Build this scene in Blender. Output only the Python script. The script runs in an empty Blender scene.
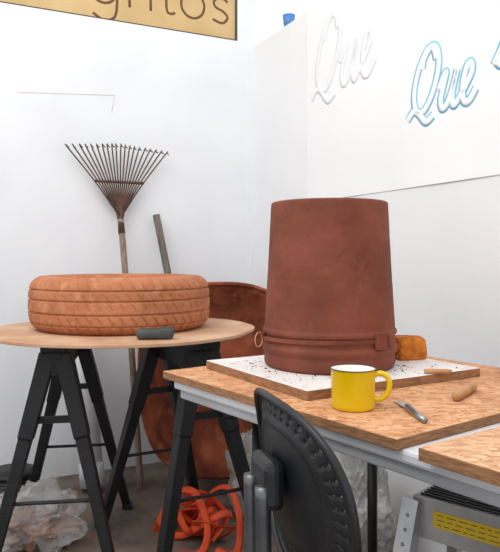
import bpy, bmesh, math, random
from mathutils import Vector, Matrix, noise
random.seed(4)
S=bpy.context.scene
COL=S.collection
def lin(c):
    return tuple(((x/255)/12.92 if x/255<=0.04045 else ((x/255+0.055)/1.055)**2.4) for x in c)+(1,)
# ---------------------------------------------------------------- materials
def mat(name,c1,c2=None,scale=8,rough=.6,bump=0,bscale=60,metal=0,detail=6,stretch=(1,1,1),spec=.5,lo=.35,hi=.65,alpha=1,trans=0,bdist=.01):
    m=bpy.data.materials.new(name); m.use_nodes=True
    nt=m.node_tree; b=nt.nodes['Principled BSDF']
    b.inputs['Base Color'].default_value=lin(c1)
    b.inputs['Roughness'].default_value=rough; b.inputs['Metallic'].default_value=metal
    b.inputs['Specular IOR Level'].default_value=spec
    b.inputs['Alpha'].default_value=alpha
    b.inputs['Transmission Weight'].default_value=trans
    tc=nt.nodes.new('ShaderNodeTexCoord'); mp=nt.nodes.new('ShaderNodeMapping'); mp.inputs['Scale'].default_value=stretch
    nt.links.new(tc.outputs['Object'],mp.inputs['Vector'])
    if c2:
        n=nt.nodes.new('ShaderNodeTexNoise'); n.inputs['Scale'].default_value=scale; n.inputs['Detail'].default_value=detail
        r=nt.nodes.new('ShaderNodeValToRGB'); r.color_ramp.elements[0].position=lo; r.color_ramp.elements[1].position=hi
        r.color_ramp.elements[0].color=lin(c1); r.color_ramp.elements[1].color=lin(c2)
        nt.links.new(mp.outputs[0],n.inputs['Vector']); nt.links.new(n.outputs['Fac'],r.inputs[0]); nt.links.new(r.outputs[0],b.inputs['Base Color'])
    if bump:
        n2=nt.nodes.new('ShaderNodeTexNoise'); n2.inputs['Scale'].default_value=bscale; n2.inputs['Detail'].default_value=5
        bp=nt.nodes.new('ShaderNodeBump'); bp.inputs['Strength'].default_value=bump; bp.inputs['Distance'].default_value=bdist
        nt.links.new(mp.outputs[0],n2.inputs['Vector']); nt.links.new(n2.outputs['Fac'],bp.inputs['Height']); nt.links.new(bp.outputs[0],b.inputs['Normal'])
    return m
def overlay(m,col,scale,lo,hi,amt=1,detail=8,off=(3,5,1)):
    """second noise layer of another colour mixed on the base colour"""
    nt=m.node_tree; b=nt.nodes['Principled BSDF']; src=b.inputs['Base Color'].links[0].from_socket
    tc=[n for n in nt.nodes if n.type=='TEX_COORD'][0]
    mp=nt.nodes.new('ShaderNodeMapping'); mp.inputs['Location'].default_value=off; nt.links.new(tc.outputs['Object'],mp.inputs[0])
    n=nt.nodes.new('ShaderNodeTexNoise'); n.inputs['Scale'].default_value=scale; n.inputs['Detail'].default_value=detail; nt.links.new(mp.outputs[0],n.inputs['Vector'])
    r=nt.nodes.new('ShaderNodeValToRGB'); r.color_ramp.elements[0].position=lo; r.color_ramp.elements[1].position=hi
    r.color_ramp.elements[0].color=(0,0,0,1); r.color_ramp.elements[1].color=(amt,amt,amt,1); nt.links.new(n.outputs['Fac'],r.inputs[0])
    x=nt.nodes.new('ShaderNodeMix'); x.data_type='RGBA'; nt.links.new(r.outputs[0],x.inputs[0]); nt.links.new(src,x.inputs[6]); x.inputs[7].default_value=lin(col)
    nt.links.new(x.outputs[2],b.inputs['Base Color']); return m
def osb(name,a,bc,c,dark):
    m=bpy.data.materials.new(name); m.use_nodes=True; nt=m.node_tree; b=nt.nodes['Principled BSDF']; b.inputs['Roughness'].default_value=.75
    tc=nt.nodes.new('ShaderNodeTexCoord')
    dn=nt.nodes.new('ShaderNodeTexNoise'); dn.inputs['Scale'].default_value=9; dn.inputs['Detail'].default_value=3
    nt.links.new(tc.outputs['Object'],dn.inputs['Vector'])
    ad=nt.nodes.new('ShaderNodeVectorMath'); ad.operation='MULTIPLY_ADD'; ad.inputs[1].default_value=(.09,.09,0)
    nt.links.new(dn.outputs['Color'],ad.inputs[0]); nt.links.new(tc.outputs['Object'],ad.inputs[2])
    cur=None
    for i,(rot,sc) in enumerate(((.5,(30,85,60)),(-.9,(95,34,60)),(1.35,(36,110,60)),(.1,(44,120,60)))):
        mp=nt.nodes.new('ShaderNodeMapping'); mp.inputs['Scale'].default_value=sc; mp.inputs['Rotation'].default_value=(0,0,rot)
        v=nt.nodes.new('ShaderNodeTexVoronoi'); v.inputs['Scale'].default_value=1
        nt.links.new(ad.outputs[0],mp.inputs[0]); nt.links.new(mp.outputs[0],v.inputs['Vector'])
        if cur is None: cur=v.outputs['Color']
        else:
            k=nt.nodes.new('ShaderNodeTexNoise'); k.inputs['Scale'].default_value=22+7*i; k.inputs['Detail'].default_value=2; nt.links.new(tc.outputs['Object'],k.inputs['Vector'])
            g=nt.nodes.new('ShaderNodeMath'); g.operation='GREATER_THAN'; g.inputs[1].default_value=.5; nt.links.new(k.outputs['Fac'],g.inputs[0])
            x=nt.nodes.new('ShaderNodeMix'); x.data_type='RGBA'; nt.links.new(g.outputs[0],x.inputs[0]); nt.links.new(cur,x.inputs[6]); nt.links.new(v.outputs['Color'],x.inputs[7]); cur=x.outputs[2]
    bw=nt.nodes.new('ShaderNodeRGBToBW'); nt.links.new(cur,bw.inputs[0])
    r=nt.nodes.new('ShaderNodeValToRGB'); e=r.color_ramp.elements; e[0].position=.1; e[0].color=lin(a); e[1].position=.9; e[1].color=lin(c)
    k=e.new(.45); k.color=lin(bc); nt.links.new(bw.outputs[0],r.inputs[0])
    n=nt.nodes.new('ShaderNodeTexNoise'); n.inputs['Scale'].default_value=5; n.inputs['Detail'].default_value=9; n.inputs['Roughness'].default_value=.65; nt.links.new(tc.outputs['Object'],n.inputs['Vector'])
    r2=nt.nodes.new('ShaderNodeValToRGB'); r2.color_ramp.elements[0].position=.50; r2.color_ramp.elements[1].position=.70
    r2.color_ramp.elements[0].color=(0,0,0,1); r2.color_ramp.elements[1].color=(.7,.7,.7,1); nt.links.new(n.outputs['Fac'],r2.inputs[0])
    m2=nt.nodes.new('ShaderNodeMix'); m2.data_type='RGBA'; nt.links.new(r2.outputs[0],m2.inputs[0]); nt.links.new(r.outputs[0],m2.inputs[6]); m2.inputs[7].default_value=lin(dark)
    nt.links.new(m2.outputs[2],b.inputs['Base Color'])
    bp=nt.nodes.new('ShaderNodeBump'); bp.inputs['Strength'].default_value=.12; bp.inputs['Distance'].default_value=.003
    nt.links.new(bw.outputs[0],bp.inputs['Height']); nt.links.new(bp.outputs[0],b.inputs['Normal'])
    return m
M={}
M['wall']=mat('painted_wall',(230,232,235),(236,238,240),3,.8,.05,40)
M['wallR']=mat('painted_wall_bright',(230,231,233),(235,236,237),3,.8,.05,40)
M['paper']=mat('paper',(236,238,239),(240,241,242),2,.7,.03,10)
M['floor']=overlay(mat('floor_concrete',(84,74,66),(134,118,106),5,.8,.3,40,detail=10),(150,100,76),9,.55,.75,.6)
M['clay']=mat('clay_dark',(106,56,42),(132,72,55),7,.72,.4,32,detail=9,spec=.25)
overlay(M['clay'],(150,94,74),26,.62,.78,.3)
M['clayT']=overlay(mat('clay_tyre',(168,104,70),(190,124,88),9,.75,.3,60,detail=8,spec=.2),(208,150,116),26,.52,.7,.5)
M['crumb']=mat('clay_crumb',(84,46,34),(116,68,50),30,.9)
M['osb']=osb('osb_board',(176,114,72),(206,148,102),(224,176,132),(150,96,64))
M['osb2']=osb('osb_board_offcut',(186,132,94),(212,164,122),(228,188,150),(168,116,84))
M['edge']=mat('board_edge',(128,90,60),(166,120,82),40,.85,.3,100,stretch=(1,1,6))
M['disc']=mat('clay_dusted_plywood',(188,142,108),(212,178,146),6,.75,.1,50)
M['base']=overlay(mat('white_laminate_board',(222,216,210),(236,232,228),12,.55,.05,40,lo=.3,hi=.6),(196,168,152),30,.58,.70,.6)
M['white']=mat('white_plastic',(208,210,214),(220,222,226),6,.5)
M['grey']=mat('grey_plastic',(158,160,164),(176,178,181),6,.5)
M['black']=mat('black_plastic',(18,19,21),(28,29,32),9,.5,.1,80,spec=.35)
M['blackS']=mat('black_chair_plastic',(20,22,25),(32,34,38),9,.36,.08,200,spec=.4)
M['blackm']=mat('black_metal',(20,21,24),(32,32,35),9,.35,metal=.3)
M['steel']=mat('steel',(150,152,155),(185,186,188),12,.35,metal=.85)
M['dsteel']=mat('dark_steel',(84,86,90),(110,112,116),12,.35,metal=.8)
M['alu']=mat('aluminium',(160,163,166),(190,192,195),10,.4,metal=.7)
M['yellow']=mat('yellow_enamel',(222,186,8),(232,198,18),6,.22)
M['rim']=mat('dark_enamel_rim',(30,32,36),None,rough=.3)
M['enin']=mat('white_enamel',(238,236,226),None,rough=.3)
M['label']=mat('yellow_label',(214,178,20),(226,192,40),9,.5)
M['lettergrey']=mat('label_print',(60,60,60),None)
M['wood']=mat('weathered_wood',(120,104,90),(158,140,122),14,.8,.3,60,stretch=(6,6,.6))
M['woodd']=mat('old_dark_wood',(92,84,78),(130,118,108),14,.8,.3,60,stretch=(6,6,.6))
M['toolw']=mat('tool_wood',(176,124,80),(198,150,104),18,.6)
M['rust']=mat('rusty_iron',(74,54,44),(108,78,62),30,.75,.2,80,metal=.2)
M['barrow']=mat('rusted_barrow_paint',(118,62,44),(158,86,60),6,.9,.35,40,detail=12,lo=.4,hi=.6,spec=.15)
overlay(M['barrow'],(178,108,78),16,.54,.68,.6,12); overlay(M['barrow'],(74,48,40),9,.54,.70,.7,12,(9,2,4))
M['sponge']=mat('sponge',(186,98,22),(222,136,42),40,.95,.9,140)
M['slate']=mat('dark_rubber',(52,56,56),(72,76,76),18,.6,.2,80)
M['orange']=mat('orange_webbing',(218,66,26),(236,90,40),12,.6)
M['bag']=mat('clear_plastic_bag',(200,198,194),(226,226,224),9,.15,.6,25,alpha=.28)
M['sack']=mat('pale_plastic_sack',(150,148,144),(196,195,192),7,.35,.5,20)
M['junk']=mat('rag_pieces',(64,56,50),(150,92,60),16,.9,.4,50)
M['kraft']=mat('kraft_panel',(200,166,112),(214,182,130),4,.7,.05,30)
M['ink']=mat('brown_ink',(112,80,52),None,rough=.8)
M['darkframe']=mat('dark_trim',(70,66,62),None,rough=.6)
M['cyan']=mat('cyan_paint',(110,184,218),(142,204,230),30,.7)
M['ghost']=mat('faint_paint',(222,229,233),(229,234,237),20,.8)
M['pink']=mat('faint_chalk',(240,206,194),None,rough=.9)
M['blue']=mat('blue_plastic',(74,128,196),None,rough=.4)
M['pvc']=mat('white_pvc',(204,207,212),(216,218,222),5,.35)
# ---------------------------------------------------------------- helpers
def mesh(name,vs,fs,m,smooth=False,loc=None):
    me=bpy.data.meshes.new(name); me.from_pydata([tuple(v) for v in vs],[],fs); me.update()
    bm=bmesh.new(); bm.from_mesh(me); bmesh.ops.recalc_face_normals(bm,faces=bm.faces); bm.to_mesh(me); bm.free()
    o=bpy.data.objects.new(name,me); COL.objects.link(o)
    if m: me.materials.append(m)
    if smooth:
        for p in me.polygons: p.use_smooth=True
    if loc: o.location=loc
    return o
def empty(name,loc,rz=0):
    e=bpy.data.objects.new(name,None); COL.objects.link(e); e.location=loc; e.rotation_euler=(0,0,rz); e.empty_display_size=.05
    return e
def adopt(e,*obs):           # children given in world space
    inv=(Matrix.Translation(e.location)@e.rotation_euler.to_matrix().to_4x4()).inverted()
    for o in obs:
        o.parent=e; o.matrix_parent_inverse=inv
def bev(o,w=.003,seg=2,ang=40):
    b=o.modifiers.new('bev','BEVEL'); b.width=w; b.segments=seg; b.limit_method='ANGLE'; b.angle_limit=math.radians(ang); return o
def prism(name,pts,z0,z1,m,bw=.002):
    n=len(pts); vs=[(p[0],p[1],z0) for p in pts]+[(p[0],p[1],z1) for p in pts]
    fs=[list(range(n)),list(range(n,2*n))]+[[i,(i+1)%n,n+(i+1)%n,n+i] for i in range(n)]
    o=mesh(name,vs,fs,m); 
    if bw: bev(o,bw)
    return o
def obox(name,c,ax,sx,sy,z0,z1,m,bw=.002):
    """box centred at c(x,y); local x axis direction azimuth vector ax"""
    ux=Vector((ax[0],ax[1])).normalized(); uy=Vector((-ux[1],ux[0]))
    c=Vector(c[:2]); P=[c+ux*a*sx/2+uy*b*sy/2 for a,b in((-1,-1),(1,-1),(1,1),(-1,1))]
    return prism(name,P,z0,z1,m,bw)
def cat(pts,n=8):
    pts=[Vector(p) for p in pts]; out=[]
    for i in range(len(pts)-1):
        p0=pts[max(i-1,0)];p1=pts[i];p2=pts[i+1];p3=pts[min(i+2,len(pts)-1)]
        for k in range(n):
            t=k/n; out.append(.5*((2*p1)+(p2-p0)*t+(2*p0-5*p1+4*p2-p3)*t*t+(3*p1-p0-3*p2+p3)*t**3))
    out.append(pts[-1]); return out
def sweep_data(pts,rx,ry=None,seg=10,up=None,closed=False,taper=None):
    pts=[Vector(p) for p in pts]; ry=ry or rx; n=len(pts); vs=[];fs=[]
    t0=(pts[1]-pts[0]).normalized(); a=Vector(up) if up else (Vector((0,0,1)) if abs(t0.z)<.9 else Vector((1,0,0)))
    nrm=(a-t0*a.dot(t0)).normalized()
    for i in range(n):
        if closed: t=(pts[(i+1)%n]-pts[i-1]).normalized()
        else: t=(pts[min(i+1,n-1)]-pts[max(i-1,0)]).normalized()
        nrm=(nrm-t*nrm.dot(t)); nrm.normalize(); b=t.cross(nrm); k=taper(i/(n-1)) if taper else 1
        for j in range(seg):
            an=2*math.pi*j/seg+math.pi/seg; vs.append(pts[i]+nrm*math.cos(an)*ry*k+b*math.sin(an)*rx*k)
    for i in range(n if closed else n-1):
        for j in range(seg):
            i2=(i+1)%n; fs.append([i*seg+j,i*seg+(j+1)%seg,i2*seg+(j+1)%seg,i2*seg+j])
    if not closed: fs+= [list(range(seg)),list(range((n-1)*seg,n*seg))]
    return vs,fs
def tube(name,pts,r,m,seg=12,**k):
    vs,fs=sweep_data(pts,r,seg=seg,**k); o=mesh(name,vs,fs,m,seg>6)
    return o
def multi(name,lst,m,smooth=True):
    V=[];F=[]
    for vs,fs in lst:
        b=len(V); V+=list(vs); F+=[[i+b for i in f] for f in fs]
    return mesh(name,V,F,m,smooth)
def lathe(name,prof,m,loc,seg=96,smooth=True,fn=None):
    vs=[];fs=[];n=len(prof)
    for i in range(seg):
        a=2*math.pi*i/seg
        for (r,z) in prof:
            rr=r if fn is None else fn(r,z,a); vs.append((rr*math.cos(a),rr*math.sin(a),z))
    for i in range(seg):
        i2=(i+1)%seg
        for j in range(n-1): fs.append([i*n+j,i2*n+j,i2*n+j+1,i*n+j+1])
    o=mesh(name,vs,fs,m,smooth); 
    bm=bmesh.new(); bm.from_mesh(o.data); bmesh.ops.remove_doubles(bm,verts=bm.verts,dist=1e-5); bm.to_mesh(o.data); bm.free()
    o.location=loc; return o
def ashade(o,ang=35):
    for p in o.data.polygons: p.use_smooth=True
    bpy.context.view_layer.objects.active=o
    for x in bpy.data.objects: x.select_set(False)
    o.select_set(True)
    try: bpy.ops.object.shade_auto_smooth(angle=math.radians(ang))
    except Exception as ex: print('as',ex)
def crumple(name,c,dims,m,seed,amp=.25,sub=4,freq=3.0,box=0,rz=0):
    bm=bmesh.new(); bmesh.ops.create_icosphere(bm,subdivisions=sub,radius=1)
    off=Vector((seed*7.3,seed*3.1,seed))
    for v in bm.verts:
        p=v.co.copy(); d=1+amp*noise.noise(p*freq*.5+off)*1.6+amp*.6*abs(noise.noise(p*freq*1.7+off))-amp*.25*abs(noise.noise(p*freq*4+off))
        if box:
            k=(abs(p.x)**box+abs(p.y)**box+abs(p.z)**box)**(-1/box); p=p*k
        q=p*d; v.co=Vector((q.x*dims[0]/2,q.y*dims[1]/2,q.z*dims[2]/2))
    zmin=-dims[2]/2*.85
    for v in bm.verts: v.co.z=max(v.co.z,zmin)
    me=bpy.data.meshes.new(name); bm.to_mesh(me); bm.free(); me.materials.append(m)
    o=bpy.data.objects.new(name,me); COL.objects.link(o); o.location=(c[0],c[1],c[2]-zmin); o.rotation_euler=(0,0,rz)
    return o
# ---------------------------------------------------------------- camera
H=1.04
cam=bpy.data.cameras.new('cam'); co=bpy.data.objects.new('camera',cam); COL.objects.link(co)
co.location=(0,0,H); co.rotation_euler=(math.radians(90),0,0)
cam.sensor_width=36; cam.lens=640/552*36; cam.shift_y=-19/552; cam.clip_start=.02
S.camera=co
# ---------------------------------------------------------------- room
CN=Vector((0,3.47)); LW=Vector((-.899,-.438)); RW=Vector((.438,-.899))
LN=Vector((.438,-.899)); RN=Vector((-.899,-.438))   # normals into the room
def lw(a,z,off=0): p=CN+LW*a+LN*off; return Vector((p.x,p.y,z))
def rw(t,z,off=0): p=CN+RW*t+RN*off; return Vector((p.x,p.y,z))
WH=2.2; RH=2.165
def slab(name,f,a0,a1,z0,z1,o0,o1,m,bw=0):
    vs=[f(a,z,o) for o in(o0,o1) for z in(z0,z1) for a in(a0,a1)]
    fs=[[0,1,3,2],[4,5,7,6],[0,1,5,4],[2,3,7,6],[0,2,6,4],[1,3,7,5]]
    o=mesh(name,vs,fs,m); 
    if bw: bev(o,bw)
    return o
slab('wall_left',lw,-.12,4,0,WH,0,-.12,M['wall'])
slab('wall_right',rw,0,4,0,RH,0,-.12,M['wallR'])
prism('floor',[(-4.5,-1),(2.6,-1),(2.6,4.4),(-4.5,4.4)],-.05,0,M['floor'],0)
sg=slab('painted_sign',lw,.085,2.6,WH+.006,WH+.75,-.01,-.03,M['kraft'])
# hand-painted lower-case lettering built from brush strokes
def sign_letters():
    h=.135; z0=WH+.085
    def arc(cx,cy,rx,ry,a0,a1,n=9): return [(cx+rx*math.cos(math.radians(a0+(a1-a0)*i/n)),cy+ry*math.sin(math.radians(a0+(a1-a0)*i/n))) for i in range(n+1)]
    G=[arc(.45,.5,.42,.5,60,330)+[],[(.86,1.0),(.88,.2),(.80,-.45),(.45,-.62),(.1,-.42)]]
    letters=[(G,1.15),([[(.12,1),(.14,0)],[(.14,.6),(.3,.92),(.55,.98)]],.72),([[(.12,.95),(.13,.0)],[(.11,1.38),(.13,1.42)]],.38),
      ([[(.3,1.6),(.29,.25),(.42,.02),(.6,.08)],[(.0,1.0),(.62,1.04)]],.78),([arc(.45,.5,.42,.5,80,440)],1.08),
      ([[(.66,.86),(.42,1.0),(.16,.84),(.2,.6),(.5,.46),(.66,.24),(.46,.0),(.1,.1)]],.85)]
    tot=sum(w for _,w in letters); L=[]; x=0; a_start=.86; sc=(a_start-.10)/tot
    for st,w in letters:
        for s in st: L.append(sweep_data(cat([lw(a_start-(x+px)*sc,z0+py*h,-.0092) for px,py in s],4),.0065,.0005,seg=6,up=(LN.x,LN.y,0)))
        x+=w
    return multi('lettering',L,M['ink'])
adopt(sg,sign_letters())
slab('trim_1',lw,.085,2.6,WH,WH+.006,.0,-.04,M['darkframe'])
slab('trim_2',lw,-.04,.075,WH,WH+.8,0,-.06,M['wallR'])
slab('trim_3',lw,.075,.085,WH,WH+.8,.0,-.04,M['darkframe'])
ck=multi('chalk_line',[sweep_data([lw(1.19,1.80,.001),lw(.74,1.835,.001)],.0013,seg=4),sweep_data([lw(.74,1.835,.001),lw(.755,1.75,.001)],.0013,seg=4)],M['pink'])
# paper banner on right wall
V=[];F=[];N=60;NZ=24
for i in range(N+1):
    t=.60+i/N*2.4
    for j in range(NZ+1):
        z=1.288+j/NZ*(RH-1.293); k=max(0,1-(z-1.288)/.14); off=.0012+.003*k*k*(1+.5*math.sin(i*.35))
        V.append(rw(t,z,off))
for i in range(N):
    for j in range(NZ): F.append([i*(NZ+1)+j,(i+1)*(NZ+1)+j,(i+1)*(NZ+1)+j+1,i*(NZ+1)+j+1])
pb=mesh('paper_banner',V,F,M['paper'],True)
Q=[[(.62,.80),(.50,.98),(.30,.95),(.10,.68),(.04,.35),(.16,.12),(.38,.10),(.60,.34),(.70,.68),(.62,.93),(.44,1.0),(.26,.86),(.24,.72)],
   [(-.10,.02),(.06,.13),(.22,.08),(.46,-.07),(.66,.0)]]
U=[[(.76,.34),(.88,.52),(.93,.52),(.84,.20),(.90,.06),(1.02,.10),(1.14,.30),(1.22,.54)],[(1.22,.54),(1.14,.22),(1.20,.06),(1.32,.12)]]
E=[[(1.32,.12),(1.48,.28),(1.60,.44),(1.56,.56),(1.46,.52),(1.40,.28),(1.46,.08),(1.60,.06),(1.74,.20)]]
Sx=[[(2.02,.30),(2.2,.55),(2.32,.85),(2.42,.75),(2.36,.45),(2.2,.28),(2.06,.36)]]
def script(prefix,strokes,t0,z0,h,m,inner,w=.055,k=.6):
    out=[]
    for nm,ww,off,mm,th in(('outline',w,.0014,m,.0002),('fill',w*k,.0017,inner,.0002)):
        L=[]
        for s in strokes:
            pts=[rw(t0+x*h*.74+y*h*.12,z0+y*h,off) for x,y in s]
            L.append(sweep_data(cat(pts,8),ww*h,th,seg=8,up=(RN.x,RN.y,0)))
        out.append(multi(prefix+'_'+nm,L,mm))
    return out
adopt(pb,*script('lettering',Q+U+E+[[(x+.1,y+.12) for x,y in Sx[0]]],1.315,1.525,.235,M['cyan'],M['paper'],.082,.60))
adopt(pb,*script('faded_lettering',Q+U+E,.66,1.74,.34,M['ghost'],M['paper'],.05))
e=empty('blue_cup',rw(.375,RH,-.03)); 
adopt(e,lathe('cup_body',[(0,0),(.024,0),(.031,.062),(.029,.062),(.022,.006),(0,.006)],M['blue'],e.location,32))
# ---------------------------------------------------------------- round clay table on sawhorses
DC=Vector((-.462,2.36)); DZ=.78; DR=.476
n=96
pts=[(DC.x+(DR+.004*math.sin(5*a)+.003*math.sin(11*a+1))*math.cos(a),DC.y+(DR+.004*math.sin(5*a))*math.sin(a)) for a in[2*math.pi*i/n for i in range(n)]]
prism('round_plywood_tabletop',pts,DZ-.011,DZ,M['disc'],.002)
def sawhorse(name,p0,p1,top,spread=.20,out=.05):
    p0=Vector(p0);p1=Vector(p1); d=(p1-p0); L=d.length; d.normalize(); s=Vector((d.y,-d.x)); c=(p0+p1)/2
    e=empty(name,(c.x,c.y,0)); parts=[]
    parts.append(obox('top_beam',c,d,L,.082,top-.03,top,M['black'],.006))
    parts.append(obox('beam_web',c,d,L-.05,.05,top-.11,top-.029,M['black'],.006))
    for k,(pe,sg) in enumerate(((p0,-1),(p1,1))):
        feet=[]
        for j,q in enumerate((-1,1)):
            topP=Vector((*(pe-d*sg*.06+s*q*.024),top-.04)); foot=Vector((*(pe+d*sg*out+s*q*spread),.0))
            ax=(foot-topP).normalized()
            l=Vector((*d,0)); l=(l-ax*l.dot(ax)).normalized(); b=ax.cross(l)
            V=[]
            for P,w,t in((topP,.032,.026),(topP.lerp(foot,.35),.030,.023),(topP.lerp(foot,.36),.026,.020),(foot,.020,.016)):
                for a_,b_ in((-1,-1),(1,-1),(1,1),(-1,1)):
                    v=P+l*a_*w+b*b_*t
                    if P is foot: v.z=0.0
                    V.append(v)
            Fq=[[0,1,2,3],[12,13,14,15]]
            for r in(0,4,8):
                Fq+=[[r+i,r+(i+1)%4,r+4+(i+1)%4,r+4+i] for i in range(4)]
            parts.append(bev(mesh('leg_%d'%(k*2+j+1),V,Fq,M['black']),.003))
            rib=[]
            for h_ in(.42,.48,.54,.60,.66,.72,.78,.84,.90,.95):
                P=topP.lerp(foot,h_); rib.append(sweep_data([P-l*(.029-.008*h_),P+l*(.029-.008*h_)],.004,.026-.007*h_,seg=4,up=b))
            parts.append(multi('leg_ribs_%d'%(k*2+j+1),rib,M['blackm'],False))
            fc=foot.copy(); parts.append(obox('foot_%d'%(k*2+j+1),fc,d,.055,.040,0,.018,M['black'],.004))
            feet.append((topP,foot))
        A_=feet[0][0].lerp(feet[0][1],.28);B_=feet[1][0].lerp(feet[1][1],.28)
        parts.append(tube('brace_%d'%(k+1),[A_,B_],.014,M['black'],4,up=(0,0,1)))
        A_=feet[0][0].lerp(feet[0][1],.62);B_=feet[1][0].lerp(feet[1][1],.62)
        parts.append(tube('hinge_strap_%d'%(k+1),[A_,B_],.006,M['black'],6))
    adopt(e,*parts); return e
sawhorse('plastic_sawhorse',(-.615,2.00),(-.70,2.58),DZ-.011)
sawhorse('plastic_sawhorse.001',(-.13,2.06),(-.37,2.50),DZ-.011)
# clay tyre
def prof_tyre():
    P=[]
    nz=84
    for i in range(nz+1):
        z=.0+.19*i/nz; q=abs(z-.095)/.095; r=.33-.034*q**6-.006*q**2; P.append((r,z))
    P=[(.2,.012),(.215,.001),(.26,0)]+P+[(.275,.191),(.25,.190),(.225,.186),(.205,.178),(.2,.165),(.21,.15),(.25,.12),(.26,.095),(.25,.07),(.21,.04),(.2,.012)]
    return P
def tread(r,z,a):
    if r<.286 or z<.004: return r
    d=0
    for g,w in((.146,.0035),(.112,.0035),(.068,.004),(.030,.0022)):
        x=abs(z-g)/w
        if x<1: d=max(d,.0065*(1-x*x)**.5)
    fr=lambda N,sl,o: ((a*N/(2*math.pi)+sl*z+o)%1)
    if z>.149 and z<.183: 
        if fr(56,14,0)<.13: d=max(d,.0028)
    elif .115<z<.142:
        if fr(56,26,.3)<.11 and z<.134: d=max(d,.0022)
    elif .072<z<.108:
        if fr(56,18,.5)<.11 and z>.082: d=max(d,.0022)
    elif .034<z<.064:
        if fr(56,22,.1)<.14: d=max(d,.0035)
    elif z<.028:
        if fr(56,10,.1)<.28: d=max(d,.004)
    return r-d+.0018*noise.noise(Vector((math.cos(a)*6,math.sin(a)*6,z*20)))
ty=lathe('clay_tyre',prof_tyre(),M['clayT'],(-.482,2.395,DZ+.0005),1280,False,tread); ashade(ty,30)
# sanding block
e=empty('rubber_sanding_block',(-.300,2.025,DZ))
b1=obox('block_body',(-.300,2.025),(.96,.12),.118,.05,DZ,DZ+.034,M['slate'],.015); b1.modifiers['bev'].segments=4
b2=obox('block_grip',(-.265,2.03),(.96,.12),.05,.052,DZ+.004,DZ+.038,M['slate'],.014); b2.modifiers['bev'].segments=4
adopt(e,b1,b2)
# ---------------------------------------------------------------- garden rake
def rake():
    topP=Vector((-.628,3.10,1.25)); base=Vector((-.49,2.86,0.0)); ax=(topP-base).normalized()
    e=empty('garden_rake',base); parts=[tube('handle',cat([base+Vector((0,0,.01)),base.lerp(topP,.5)+Vector((.006,0,0)),topP-ax*.03],6),.0150,M['wood'],12)]
    parts.append(tube('ferrule',[topP-ax*.10,topP+ax*.02],.017,M['rust'],12,taper=lambda t:1-.25*t))
    L=[]; r=Vector((.899,.438,0)); up=Vector((0,0,1)); n=Vector((.438,-.899,0))
    N=20; bar=[]
    for i in range(N):
        q=(i/(N-1)-.5)*2; an=q*.64
        st=topP+r*q*.014; Hh=.305
        def at(h): return topP+r*(q*.014+math.tan(an)*h*(.85+.15*h/Hh)) + up*h - r*.01*h/Hh
        mid=at(Hh*.50); end=at(Hh); end=end+up*(.02*(1-abs(q)))
        jit=random.uniform(-.005,.005)
        tip=end+n*.05+r*jit-up*.010
        L.append(sweep_data(cat([st,mid,end+n*.004+r*jit*.5,end+n*.02+r*jit,tip],5),.0034,.0018,seg=6,up=n))
        bar.append(mid+n*.004)
    parts.append(multi('tines',L,M['rust']))
    parts.append(tube('spreader_bar',bar,.007,M['rust'],8,up=n))
    parts.append(multi('brace_wires',[sweep_data([topP-ax*.02+n*.01,bar[2]],.0028,seg=6),sweep_data([topP-ax*.02+n*.01,bar[-3]],.0028,seg=6)],M['rust']))
    V=[topP+r*x+up*y+n*.006 for x,y in((-.014,-.03),(.014,-.03),(.028,.06),(-.028,.06))]
    V+= [v-n*.010 for v in V]
    parts.append(mesh('socket_plate',V,[[0,1,2,3],[4,5,6,7],[0,1,5,4],[1,2,6,5],[2,3,7,6],[3,0,4,7]],M['rust']))
    adopt(e,*parts)
rake()
e=empty('wooden_pole',(-.20,3.03,0)); adopt(e,tube('shaft',cat([(-.20,3.03,0.005),(-.33,3.12,.6),(-.468,3.195,1.25)],8),.018,M['woodd'],12))
e=empty('pvc_pipe',(-.70,2.85,0))
po=tube('pipe_wall',[(-.70,2.85,0.02),(-.79,2.98,.82)],.05,M['pvc'],32); adopt(e,po,tube('socket_collar',[(-.70,2.85,.02),(-.711,2.866,.12)],.056,M['pvc'],32))
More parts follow.
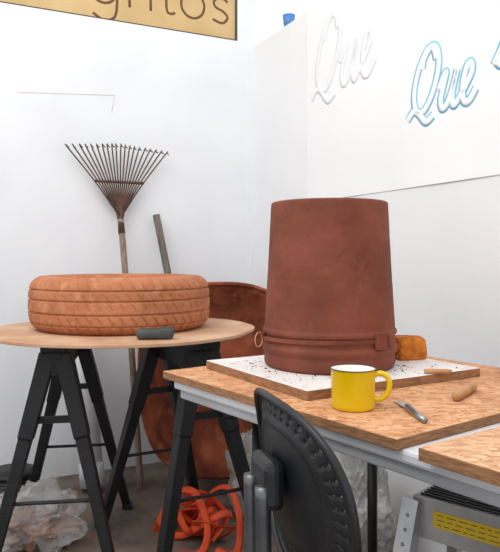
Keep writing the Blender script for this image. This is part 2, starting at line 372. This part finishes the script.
# ---------------------------------------------------------------- wheelbarrow leaning upright in the corner
def barrow():
    base=Vector((-.12,2.80,0)); yaw=.12
    R=Matrix.Rotation(yaw,3,'Z')@Matrix.Rotation(math.radians(-12),3,'X')
    e=empty('wheelbarrow',base)
    def T(x,y,z): return base+R@Vector((x,y,z))+Vector((0,0,.01))
    V=[];F=[];nr=16;na=80
    for i in range(nr+1):
        rho=i/nr
        for j in range(na):
            a=2*math.pi*j/na; ca,sa=math.cos(a),math.sin(a); p=2.8
            k=(abs(ca)**p+abs(sa)**p)**(-1/p)
            w=.36*(1+.06*sa); h=.43
            x=w*k*ca*rho; z=.495+h*k*sa*rho; dep=.16*(1-rho**4)
            dep+=.006*noise.noise(Vector((x*6,z*6,1)))
            V.append(T(x,dep,z))
    for i in range(nr):
        for j in range(na): F.append([i*na+j,i*na+(j+1)%na,(i+1)*na+(j+1)%na,(i+1)*na+j])
    tr=mesh('tray',V,F,M['barrow'],True); s=tr.modifiers.new('s','SOLIDIFY'); s.thickness=.004
    rimp=V[nr*na:(nr+1)*na]
    rm=tube('tray_rim',rimp,.010,M['barrow'],8,closed=True)
    hs=[]
    for q in(-1,1):
        hs.append(tube('frame_rail_%d'%(q+2),cat([T(q*.10,.23,.08),T(q*.16,.185,.45),T(q*.24,.185,.80)],6),.014,M['blackm'],10))
    wh=[]
    for k in range(32):
        a=2*math.pi*k/32; wh.append(T(0,.31+.12*math.cos(a),.22+.13*math.sin(a)))
    ty=tube('wheel_tyre',wh,.03,M['black'],12,closed=True)
    hub=tube('wheel_axle',[T(-.11,.31,.22),T(.11,.31,.22)],.015,M['blackm'],10)
    sp=multi('wheel_spokes',[sweep_data([T(0,.31,.22),T(0,.31+.10*math.cos(a),.22+.11*math.sin(a))],.01,seg=6) for a in[0,2.09,4.19]],M['blackm'])
    ft=[tube('stand_leg_%d'%(q+2),[T(q*.12,.02,.08),T(q*.12,-.02,-.003)],.012,M['blackm'],8) for q in(-1,1)]
    adopt(e,tr,rm,ty,hub,sp,*hs,*ft)
barrow()
# ---------------------------------------------------------------- folding work table
A=Vector((-.214,1.572)); u=Vector((.598,-.802)).normalized(); nn=Vector((.802,.598)).normalized()
def tb(s,w): return A+u*s+nn*w
def tquad(s0,s1,w0,w1): return [tb(s0,w0),tb(s1,w0),tb(s1,w1),tb(s0,w1)]
TZ=.742
e=empty('folding_table',(*tb(.9,.36),0)); P=[]
P.append(prism('table_top',tquad(.03,1.82,.012,.70),TZ-.022,TZ,M['white'],.006))
P.append(prism('table_apron',tquad(.045,1.80,.022,.69),TZ-.044,TZ-.021,M['grey'],.004))
for k,s in enumerate((.20,1.6)):
    P.append(tube('leg_frame_%d'%(k+1),[(*tb(s,.14),.012),(*tb(s,.14),TZ-.05)],.0135,M['blackm'],12))
    P.append(tube('leg_frame_%d'%(k+3),[(*tb(s,.53),.012),(*tb(s,.53),TZ-.05)],.0135,M['blackm'],12))
    P.append(tube('leg_crossbar_%d'%(k+1),[(*tb(s,.14),.12),(*tb(s,.53),.12)],.011,M['blackm'],10))
    P.append(tube('leg_foot_%d'%(k+1),[(*tb(s,.12),.013),(*tb(s,.55),.013)],.013,M['blackm'],10))
    P.append(tube('leg_hinge_bar_%d'%(k+1),[(*tb(s,.05),TZ-.058),(*tb(s,.65),TZ-.058)],.012,M['blackm'],10))
    q=1 if k==0 else -1
    P.append(tube('folding_brace_%d'%(k+1),[(*tb(s,.53),.515),(*tb(s+q*.12,.40),.575),(*tb(s+q*.34,.30),TZ-.05)],.010,M['steel'],8))
    P.append(tube('brace_lock_%d'%(k+1),[(*tb(s,.53),.49),(*tb(s,.53),.54)],.021,M['blackm'],12))
adopt(e,*P)
o=prism('osb_worktop',tquad(0,.735,0,.71),TZ,.76,M['osb'],.0015); o.data.materials.append(M['edge'])
for p in o.data.polygons:
    if abs(p.normal.z)<.5: p.material_index=1
P2=[tb(.785,-.012),tb(1.6,-.022),tb(1.6,.70),tb(.80,.70)]
o=prism('osb_offcut',P2,TZ,.762,M['osb2'],.0015); o.data.materials.append(M['edge'])
for p in o.data.polygons:
    if abs(p.normal.z)<.5: p.material_index=1
F0=Vector((.111,1.242)); e1=Vector((-.515,.857)); e2=Vector((.857,.515))
def bd(a,b): return F0+e1*a+e2*b
o=prism('laminate_modelling_board',[bd(0,0),bd(0,.50),bd(.43,.50),bd(.43,0)],.76,.78,M['base'],.0015); o.data.materials.append(M['edge'])
for p in o.data.polygons:
    if abs(p.normal.z)<.5: p.material_index=1
BZ=.7805; board=o
# clay bucket (upside down)
BC=Vector((.192,1.554,BZ))
e=empty('clay_bucket',BC)
prof=[(.0,.0),(.150,.0),(.155,.003),(.157,.010),(.157,.030),(.156,.034),(.160,.038),(.1625,.044),(.1625,.050),(.158,.054),(.1555,.058),(.1555,.076),(.160,.080),(.161,.087),(.157,.091)]
for i in range(61):
    f=i/60; z=.092+f*(.386-.092); r=.1565-.0165*f
    for zs in(.205,.31): r-=.0007*math.exp(-((z-zs)/.003)**2)
    prof.append((r,z))
prof+=[(.139,.389),(.136,.391),(.130,.3912),(0,.3915)]
def bfn(r,z,a):
    if r<.05: return r
    d=.0012*noise.noise(Vector((math.cos(a)*2,math.sin(a)*2,z*7)))+.0005*noise.noise(Vector((math.cos(a)*9,math.sin(a)*9,z*50)))
    if z>.1: d-=.0012*math.exp(-(((a-math.radians(292)+.05*math.sin(z*20))/.012)**2))
    return r+d
bk=lathe('bucket_body',prof,M['clay'],BC,360,True,bfn)
ashade(bk,40)
parts=[bk]
def bp(a,z,r=.166): return (BC.x+r*math.cos(a),BC.y+r*math.sin(a),BZ+z)
band=[bp(math.radians(-172+i*3.6),.067+.005*math.sin(math.radians(i*3.6)),.1590) for i in range(0,38)]
parts.append(multi('handle_strap',[sweep_data(band,.0065,.0030,seg=4,up=(-1,0,0))],M['clay'],False))
lg=obox('handle_lug',(bp(math.radians(-52),0,.162)[:2]),(math.cos(math.radians(38)),math.sin(math.radians(38))),.034,.012,BZ+.052,BZ+.092,M['clay'],.003)
lg2=obox('handle_lug_end',(bp(math.radians(-38),0,.162)[:2]),(math.cos(math.radians(52)),math.sin(math.radians(52))),.03,.010,BZ+.06,BZ+.085,M['clay'],.003)
a0=math.radians(188)
loop=[bp(a0+.05*math.sin(t),.062+.017*math.cos(t),.173+.010*math.sin(t)) for t in[2*math.pi*i/24 for i in range(24)]]
parts+= [lg,lg2,tube('wire_loop',loop,.0016,M['toolw'],8,closed=True),tube('loop_pin',[bp(a0,.075,.155),bp(a0,.078,.174)],.004,M['clay'],8)]
adopt(e,*parts)
L=[]
def crumb(x,y,z,s):
    V=[];r=random.random
    for d in((1,0,0),(-1,0,0),(0,1,0),(0,-1,0),(0,0,1),(0,0,-.15)):
        V.append(Vector((x+d[0]*s*(.6+r()),y+d[1]*s*(.6+r()),z+max(0,d[2])*s*(.5+.6*r()))))
    L.append((V,[[0,2,4],[2,1,4],[1,3,4],[3,0,4],[2,0,5],[1,2,5],[3,1,5],[0,3,5]]))
for i in range(250):
    a=random.uniform(.01,.42); b=random.uniform(.01,.49)
    if random.random()<.7: 
        th=random.uniform(0,6.283); rr=.162+abs(random.gauss(0,.022)); p=Vector((BC.x+rr*math.cos(th),BC.y+rr*math.sin(th)))
        d=p-F0; a=d.dot(e1); b=d.dot(e2)
        if not(.01<a<.42 and .01<b<.49): continue
    p=bd(a,b)
    if (p-BC.xy).length<.16: continue
    crumb(p.x,p.y,.78,random.uniform(.0008,.0022)*(1 if random.random()<.88 else 1.7))
adopt(board,multi('clay_crumbs',L,M['crumb'],False))
# mug
MC=Vector((.191,1.187,.7602)); e=empty('enamel_mug',MC)
mp=[(0,.002),(.034,.002),(.036,0),(.0385,.002),(.0400,.008),(.0405,.07),(.042,.0735)]
body=lathe('mug_body',mp,M['yellow'],MC,64)
inn=lathe('mug_lining',[(.042,.0735),(.0390,.072),(.038,.01),(.036,.006),(0,.006)],M['enin'],MC,64)
rim=lathe('mug_rim',[(.042+.0012*math.cos(t),.0738+.0010*math.sin(t)) for t in[2*math.pi*i/10 for i in range(11)]],M['rim'],MC,64)
hd=[MC+Vector((.97*x,-.2*x,z)) for x,z in((.038,.062),(.050,.066),(.062,.061),(.067,.047),(.063,.030),(.051,.019),(.038,.018))]
adopt(e,body,inn,rim,tube('mug_handle',cat(hd,6),.0052,M['yellow'],12,taper=None))
# sponge
sc=bd(.19,.455); o=crumple('orange_sponge',(sc.x,sc.y,BZ),(.082,.066,.062),M['sponge'],3,.05,5,3,box=6,rz=.35)
# knife
e=empty('palette_knife',(.289,1.15,.76))
k1=Vector((.288,1.165,.7665));k2=Vector((.293,1.073,.763))
adopt(e,tube('knife_handle',[k1,k1.lerp(k2,.5),k2+Vector((0,0,.003))],.0075,M['steel'],8,taper=lambda t:1-.25*t),
  mesh('knife_blade',[(.277,1.24,.7615),(.296,1.235,.7615),(.293,1.165,.7655),(.283,1.165,.7655),(.277,1.24,.7605),(.296,1.235,.7605),(.293,1.165,.7645),(.283,1.165,.7645)],[[0,1,2,3],[4,5,6,7],[0,1,5,4],[1,2,6,5],[2,3,7,6],[3,0,4,7]],M['alu']))
e=empty('wooden_roller',(.43,1.29,.76)); adopt(e,tube('roller_body',cat([(.396,1.236,.769),(.415,1.264,.770),(.45,1.316,.770),(.471,1.347,.769)],4),.0095,M['toolw'],16,taper=lambda t:.75+.5*math.sin(math.pi*t)**.5*.6))
e=empty('clay_modelling_stick',(.42,1.425,BZ)); adopt(e,tube('stick_body',[(.388,1.425,.785),(.40,1.424,.786),(.435,1.421,.786),(.447,1.42,.785)],.0055,M['toolw'],10))
e=empty('cutting_tool',(*tb(.93,.22),.762)); q0=tb(.93,.20); q1=tb(.95,.28); adopt(e,tube('tool_handle',[(*q0,.773),(*q1,.773)],.010,M['blackm'],10),tube('tool_tip',[(*q0,.773),(*tb(.925,.165),.768)],.005,M['steel'],8))
# ---------------------------------------------------------------- chair
def chair():
    C=Vector((.046,.94,.706)); ph=math.radians(17); wv=Vector((-math.sin(ph),math.cos(ph),0)); fw=Vector((math.cos(ph),math.sin(ph),0)); tilt=math.radians(8)
    up=(Vector((0,0,1))*math.cos(tilt)-fw*math.sin(tilt)); 
    e=empty('folding_chair',(C.x+.16,C.y+.06,0)); P=[]
    V=[];F=[];nr=26;na=160; a_,b_=.178,.130;p=2.5
    for i in range(nr+1):
        rho=(i/nr)
        for j in range(na):
            t=2*math.pi*j/na; ca,sa=math.cos(t),math.sin(t); k=(abs(ca)**p+abs(sa)**p)**(-1/p)
            w=a_*k*ca*rho; h=b_*k*sa*rho
            f=.042*(w/a_)**2+.010*(h/b_)**2 - (.010*max(0,(rho-.93)/.07))
            if .66<rho<.72: f+=-.003
            V.append(C+wv*w+up*h+fw*f)
    for i in range(nr):
        for j in range(na):
            if i in(20,22) and j%4==0: continue
            F.append([i*na+j,i*na+(j+1)%na,(i+1)*na+(j+1)%na,(i+1)*na+j])
    bk=mesh('backrest',V,F,M['blackS'],True); s=bk.modifiers.new('s','SOLIDIFY'); s.thickness=.005; s.offset=0
    P+=[bk,tube('backrest_rim',V[nr*na:(nr+1)*na],.006,M['blackS'],8,closed=True)]
    bc=C-fw*.022
    br=obox('back_bracket',bc,(wv.x,wv.y),.085,.030,C.z-.025,C.z+.045,M['blackS'],.012); P.append(br)
    for q in(-1,1):
        a=bc+wv*q*.028
        P.append(tube('back_post_%d'%(q+2),cat([a-fw*.016+Vector((0,0,.01)),a-fw*.014+Vector((0,0,-.12)),a-fw*.012+Vector((0,0,-.25)),a+fw*.06+Vector((0,0,-.278)),a+fw*.2+Vector((0,0,-.280))],6),.0115,M['dsteel'],12))
    sc=C+fw*.215; sc.z=.455; V=[];F=[];nr=8
    for i in range(nr+1):
        rho=i/nr
        for j in range(64):
            t=2*math.pi*j/64; ca,sa=math.cos(t),math.sin(t); k=(abs(ca)**4+abs(sa)**4)**(-.25)
            V.append(sc+wv*.20*k*ca*rho+fw*.19*k*sa*rho+Vector((0,0,-.012*(1-rho**2)-.012*rho**8)))
    for i in range(nr):
        for j in range(64): F.append([i*64+j,i*64+(j+1)%64,(i+1)*64+(j+1)%64,(i+1)*64+j])
    st=mesh('seat',V,F,M['blackS'],True); s=st.modifiers.new('s','SOLIDIFY'); s.thickness=.018; s.offset=-1; P.append(st)
    k=0
    for q in(-1,1):
        for r in(-1,1):
            k+=1; t=sc+wv*q*.15+fw*r*.13; t.z=.425; f=sc+wv*q*.18+fw*r*.19; f.z=.008
            P.append(tube('leg_%d'%k,[f,t],.011,M['dsteel'],10))
    for q in(-1,1):
        a=sc+wv*q*.17-fw*.165;b=sc+wv*q*.17+fw*.165; a.z=b.z=.15; P.append(tube('stretcher_%d'%(q+2),[a,b],.008,M['dsteel'],8))
    adopt(e,*P)
chair()
# ---------------------------------------------------------------- aluminium step stool
def stool():
    ux=Vector((.74,-.67)).normalized(); uy=Vector((.67,.74)).normalized(); c0=Vector((.385,1.50)); W=.42; D=.20; Z=.485
    q=lambda a,b:c0+ux*a+uy*b
    e=empty('aluminium_step_stool',(*q(W/2,D/2),0)); P=[]
    P.append(prism('top_step',[q(0,0),q(W,0),q(W,D),q(0,D)],Z-.012,Z,M['alu'],.003))
    L=[]
    for i in range(12):
        b=.012+i*(D-.024)/11; L.append(sweep_data([(*q(.012,b),Z+.001),(*q(W-.012,b),Z+.001)],.003,seg=6))
    P.append(multi('tread_grooves',L,M['blackm']))
    P.append(prism('front_apron',[q(0,-.004),q(W,-.004),q(W,.0),q(0,.0)],Z-.095,Z,M['alu'],.001))
    P.append(prism('warning_label',[q(.05,-.0055),q(W-.05,-.0055),q(W-.05,-.004),q(.05,-.004)],Z-.062,Z-.024,M['label'],0))
    L=[]
    for r in range(3):
        x=.06
        while x<.34:
            l=random.uniform(.008,.022); z=Z-.032-r*.011; L.append(sweep_data([(*q(x,-.0056),z),(*q(x+l,-.0056),z)],.0011,seg=4)); x+=l+.007
    P.append(multi('label_print',L,M['lettergrey'],False))
    k=0
    for a,oa in((0,-.04),(W,.04)):
        for b,ob in((0,-.10),(D,.12)):
            k+=1; t=Vector((*q(a,b),Z-.01)); f=Vector((*q(a+oa,b+ob),.0)); f.z=.012
            P.append(tube('leg_%d'%k,[f,t],.028 if b==0 else .02,M['alu'],4,up=(*uy,0)))
            P.append(tube('foot_%d'%k,[f-Vector((0,0,.012)),f+Vector((0,0,.03))],.032,M['blackm'],4,up=(*uy,0)))
            if b==0:
                rv=[lathe('rivet_%d_%d'%(k,i),[(0,.004),(.003,.003),(.0045,0)],M['steel'],(0,0,0),12) for i in range(3)]
                for i,rr in enumerate(rv):
                    P0=t.lerp(f,.07+.07*i); rr.matrix_world=Matrix.Translation(P0-Vector((*uy,0))*.0205)@Vector((-uy.x,-uy.y,0)).to_track_quat('Z','Y').to_matrix().to_4x4()
                    P.append(rr)
    P.append(prism('lower_step',[q(0,-.07),q(W,-.07),q(W,.03),q(0,.03)],.235,.25,M['alu'],.003))
    adopt(e,*P)
stool()
# ---------------------------------------------------------------- clutter
def strap():
    L=[]; rnd=random.Random(9)
    for s in range(8):
        cx=rnd.uniform(-.30,-.12); cy=rnd.uniform(2.32,2.42); pts=[]
        for k in range(8):
            a=k*1.1+s; rr=rnd.uniform(.03,.10); pts.append((cx+rr*1.1*math.cos(a),cy+rr*.6*math.sin(a),max(.012,.065+.06*math.sin(a*1.3+s)+rnd.uniform(-.03,.04))))
        L.append(sweep_data(cat(pts,8),.014,.0018,seg=6))
    # loose ends
    L.append(sweep_data(cat([(-.20,2.37,.05),(-.15,2.35,.17),(-.08,2.33,.20),(-.04,2.30,.12),(-.04,2.26,.016),(-.07,2.20,.014),(-.12,2.24,.014)],8),.014,.0018,seg=6))
    L.append(sweep_data(cat([(-.24,2.36,.04),(-.27,2.34,.17),(-.20,2.31,.19),(-.15,2.27,.08),(-.17,2.22,.014),(-.24,2.20,.014)],8),.014,.0018,seg=6))
    multi('orange_ratchet_strap',L,M['orange'])
strap()
crumple('pale_plastic_sack',(.03,2.60,0),(.24,.18,.36),M['sack'],5,.30,5,4)
crumple('pale_plastic_sack.001',(.37,2.22,0),(.24,.20,.42),M['sack'],8,.30,5,4)
e=empty('clear_plastic_bag',(-.80,2.30,0)); 
adopt(e,crumple('bag_film',(-.78,2.30,0),(.34,.22,.22),M['bag'],2,.35,5,4),crumple('bag_contents',(-.78,2.30,.002),(.24,.14,.13),M['junk'],6,.5,4,5))
e=empty('cable_spool',(-.99,2.66,0))
S1=lathe('spool_flange_1',[(0,0),(.10,0),(.10,.012),(0,.012)],M['black'],(-.99,2.66,0),40); S2=lathe('spool_flange_2',[(0,.14),(.10,.14),(.10,.152),(0,.152)],M['black'],(-.99,2.66,0),40)
S3=multi('spool_cable',[sweep_data([( -.99+.075*math.cos(i*.4),2.66+.075*math.sin(i*.4),.02+.0075*i*.4/6.283*1.0*2) for i in range(116)],.008,seg=6)],M['slate'])
S4=lathe('spool_core',[(0,.01),(.05,.01),(.05,.145),(0,.145)],M['black'],(-.99,2.66,0),32)
adopt(e,S1,S2,S3,S4)
# ---------------------------------------------------------------- light
w=bpy.data.worlds.new('world'); S.world=w; w.use_nodes=True
w.node_tree.nodes['Background'].inputs[0].default_value=(.97,.985,1,1); w.node_tree.nodes['Background'].inputs[1].default_value=1.12
def area(name,loc,tgt,size,sy,en,col=(1,1,1)):
    l=bpy.data.lights.new(name,'AREA'); l.shape='RECTANGLE'; l.size=size; l.size_y=sy; l.energy=en; l.color=col
    o=bpy.data.objects.new(name,l); COL.objects.link(o); o.location=loc; o.rotation_euler=(Vector(tgt)-Vector(loc)).to_track_quat('-Z','Y').to_euler(); return o
area('skylight_lamp',(-1.1,.5,3.4),(0,2.2,.8),2.4,1.6,50)
S.view_settings.view_transform='Standard'
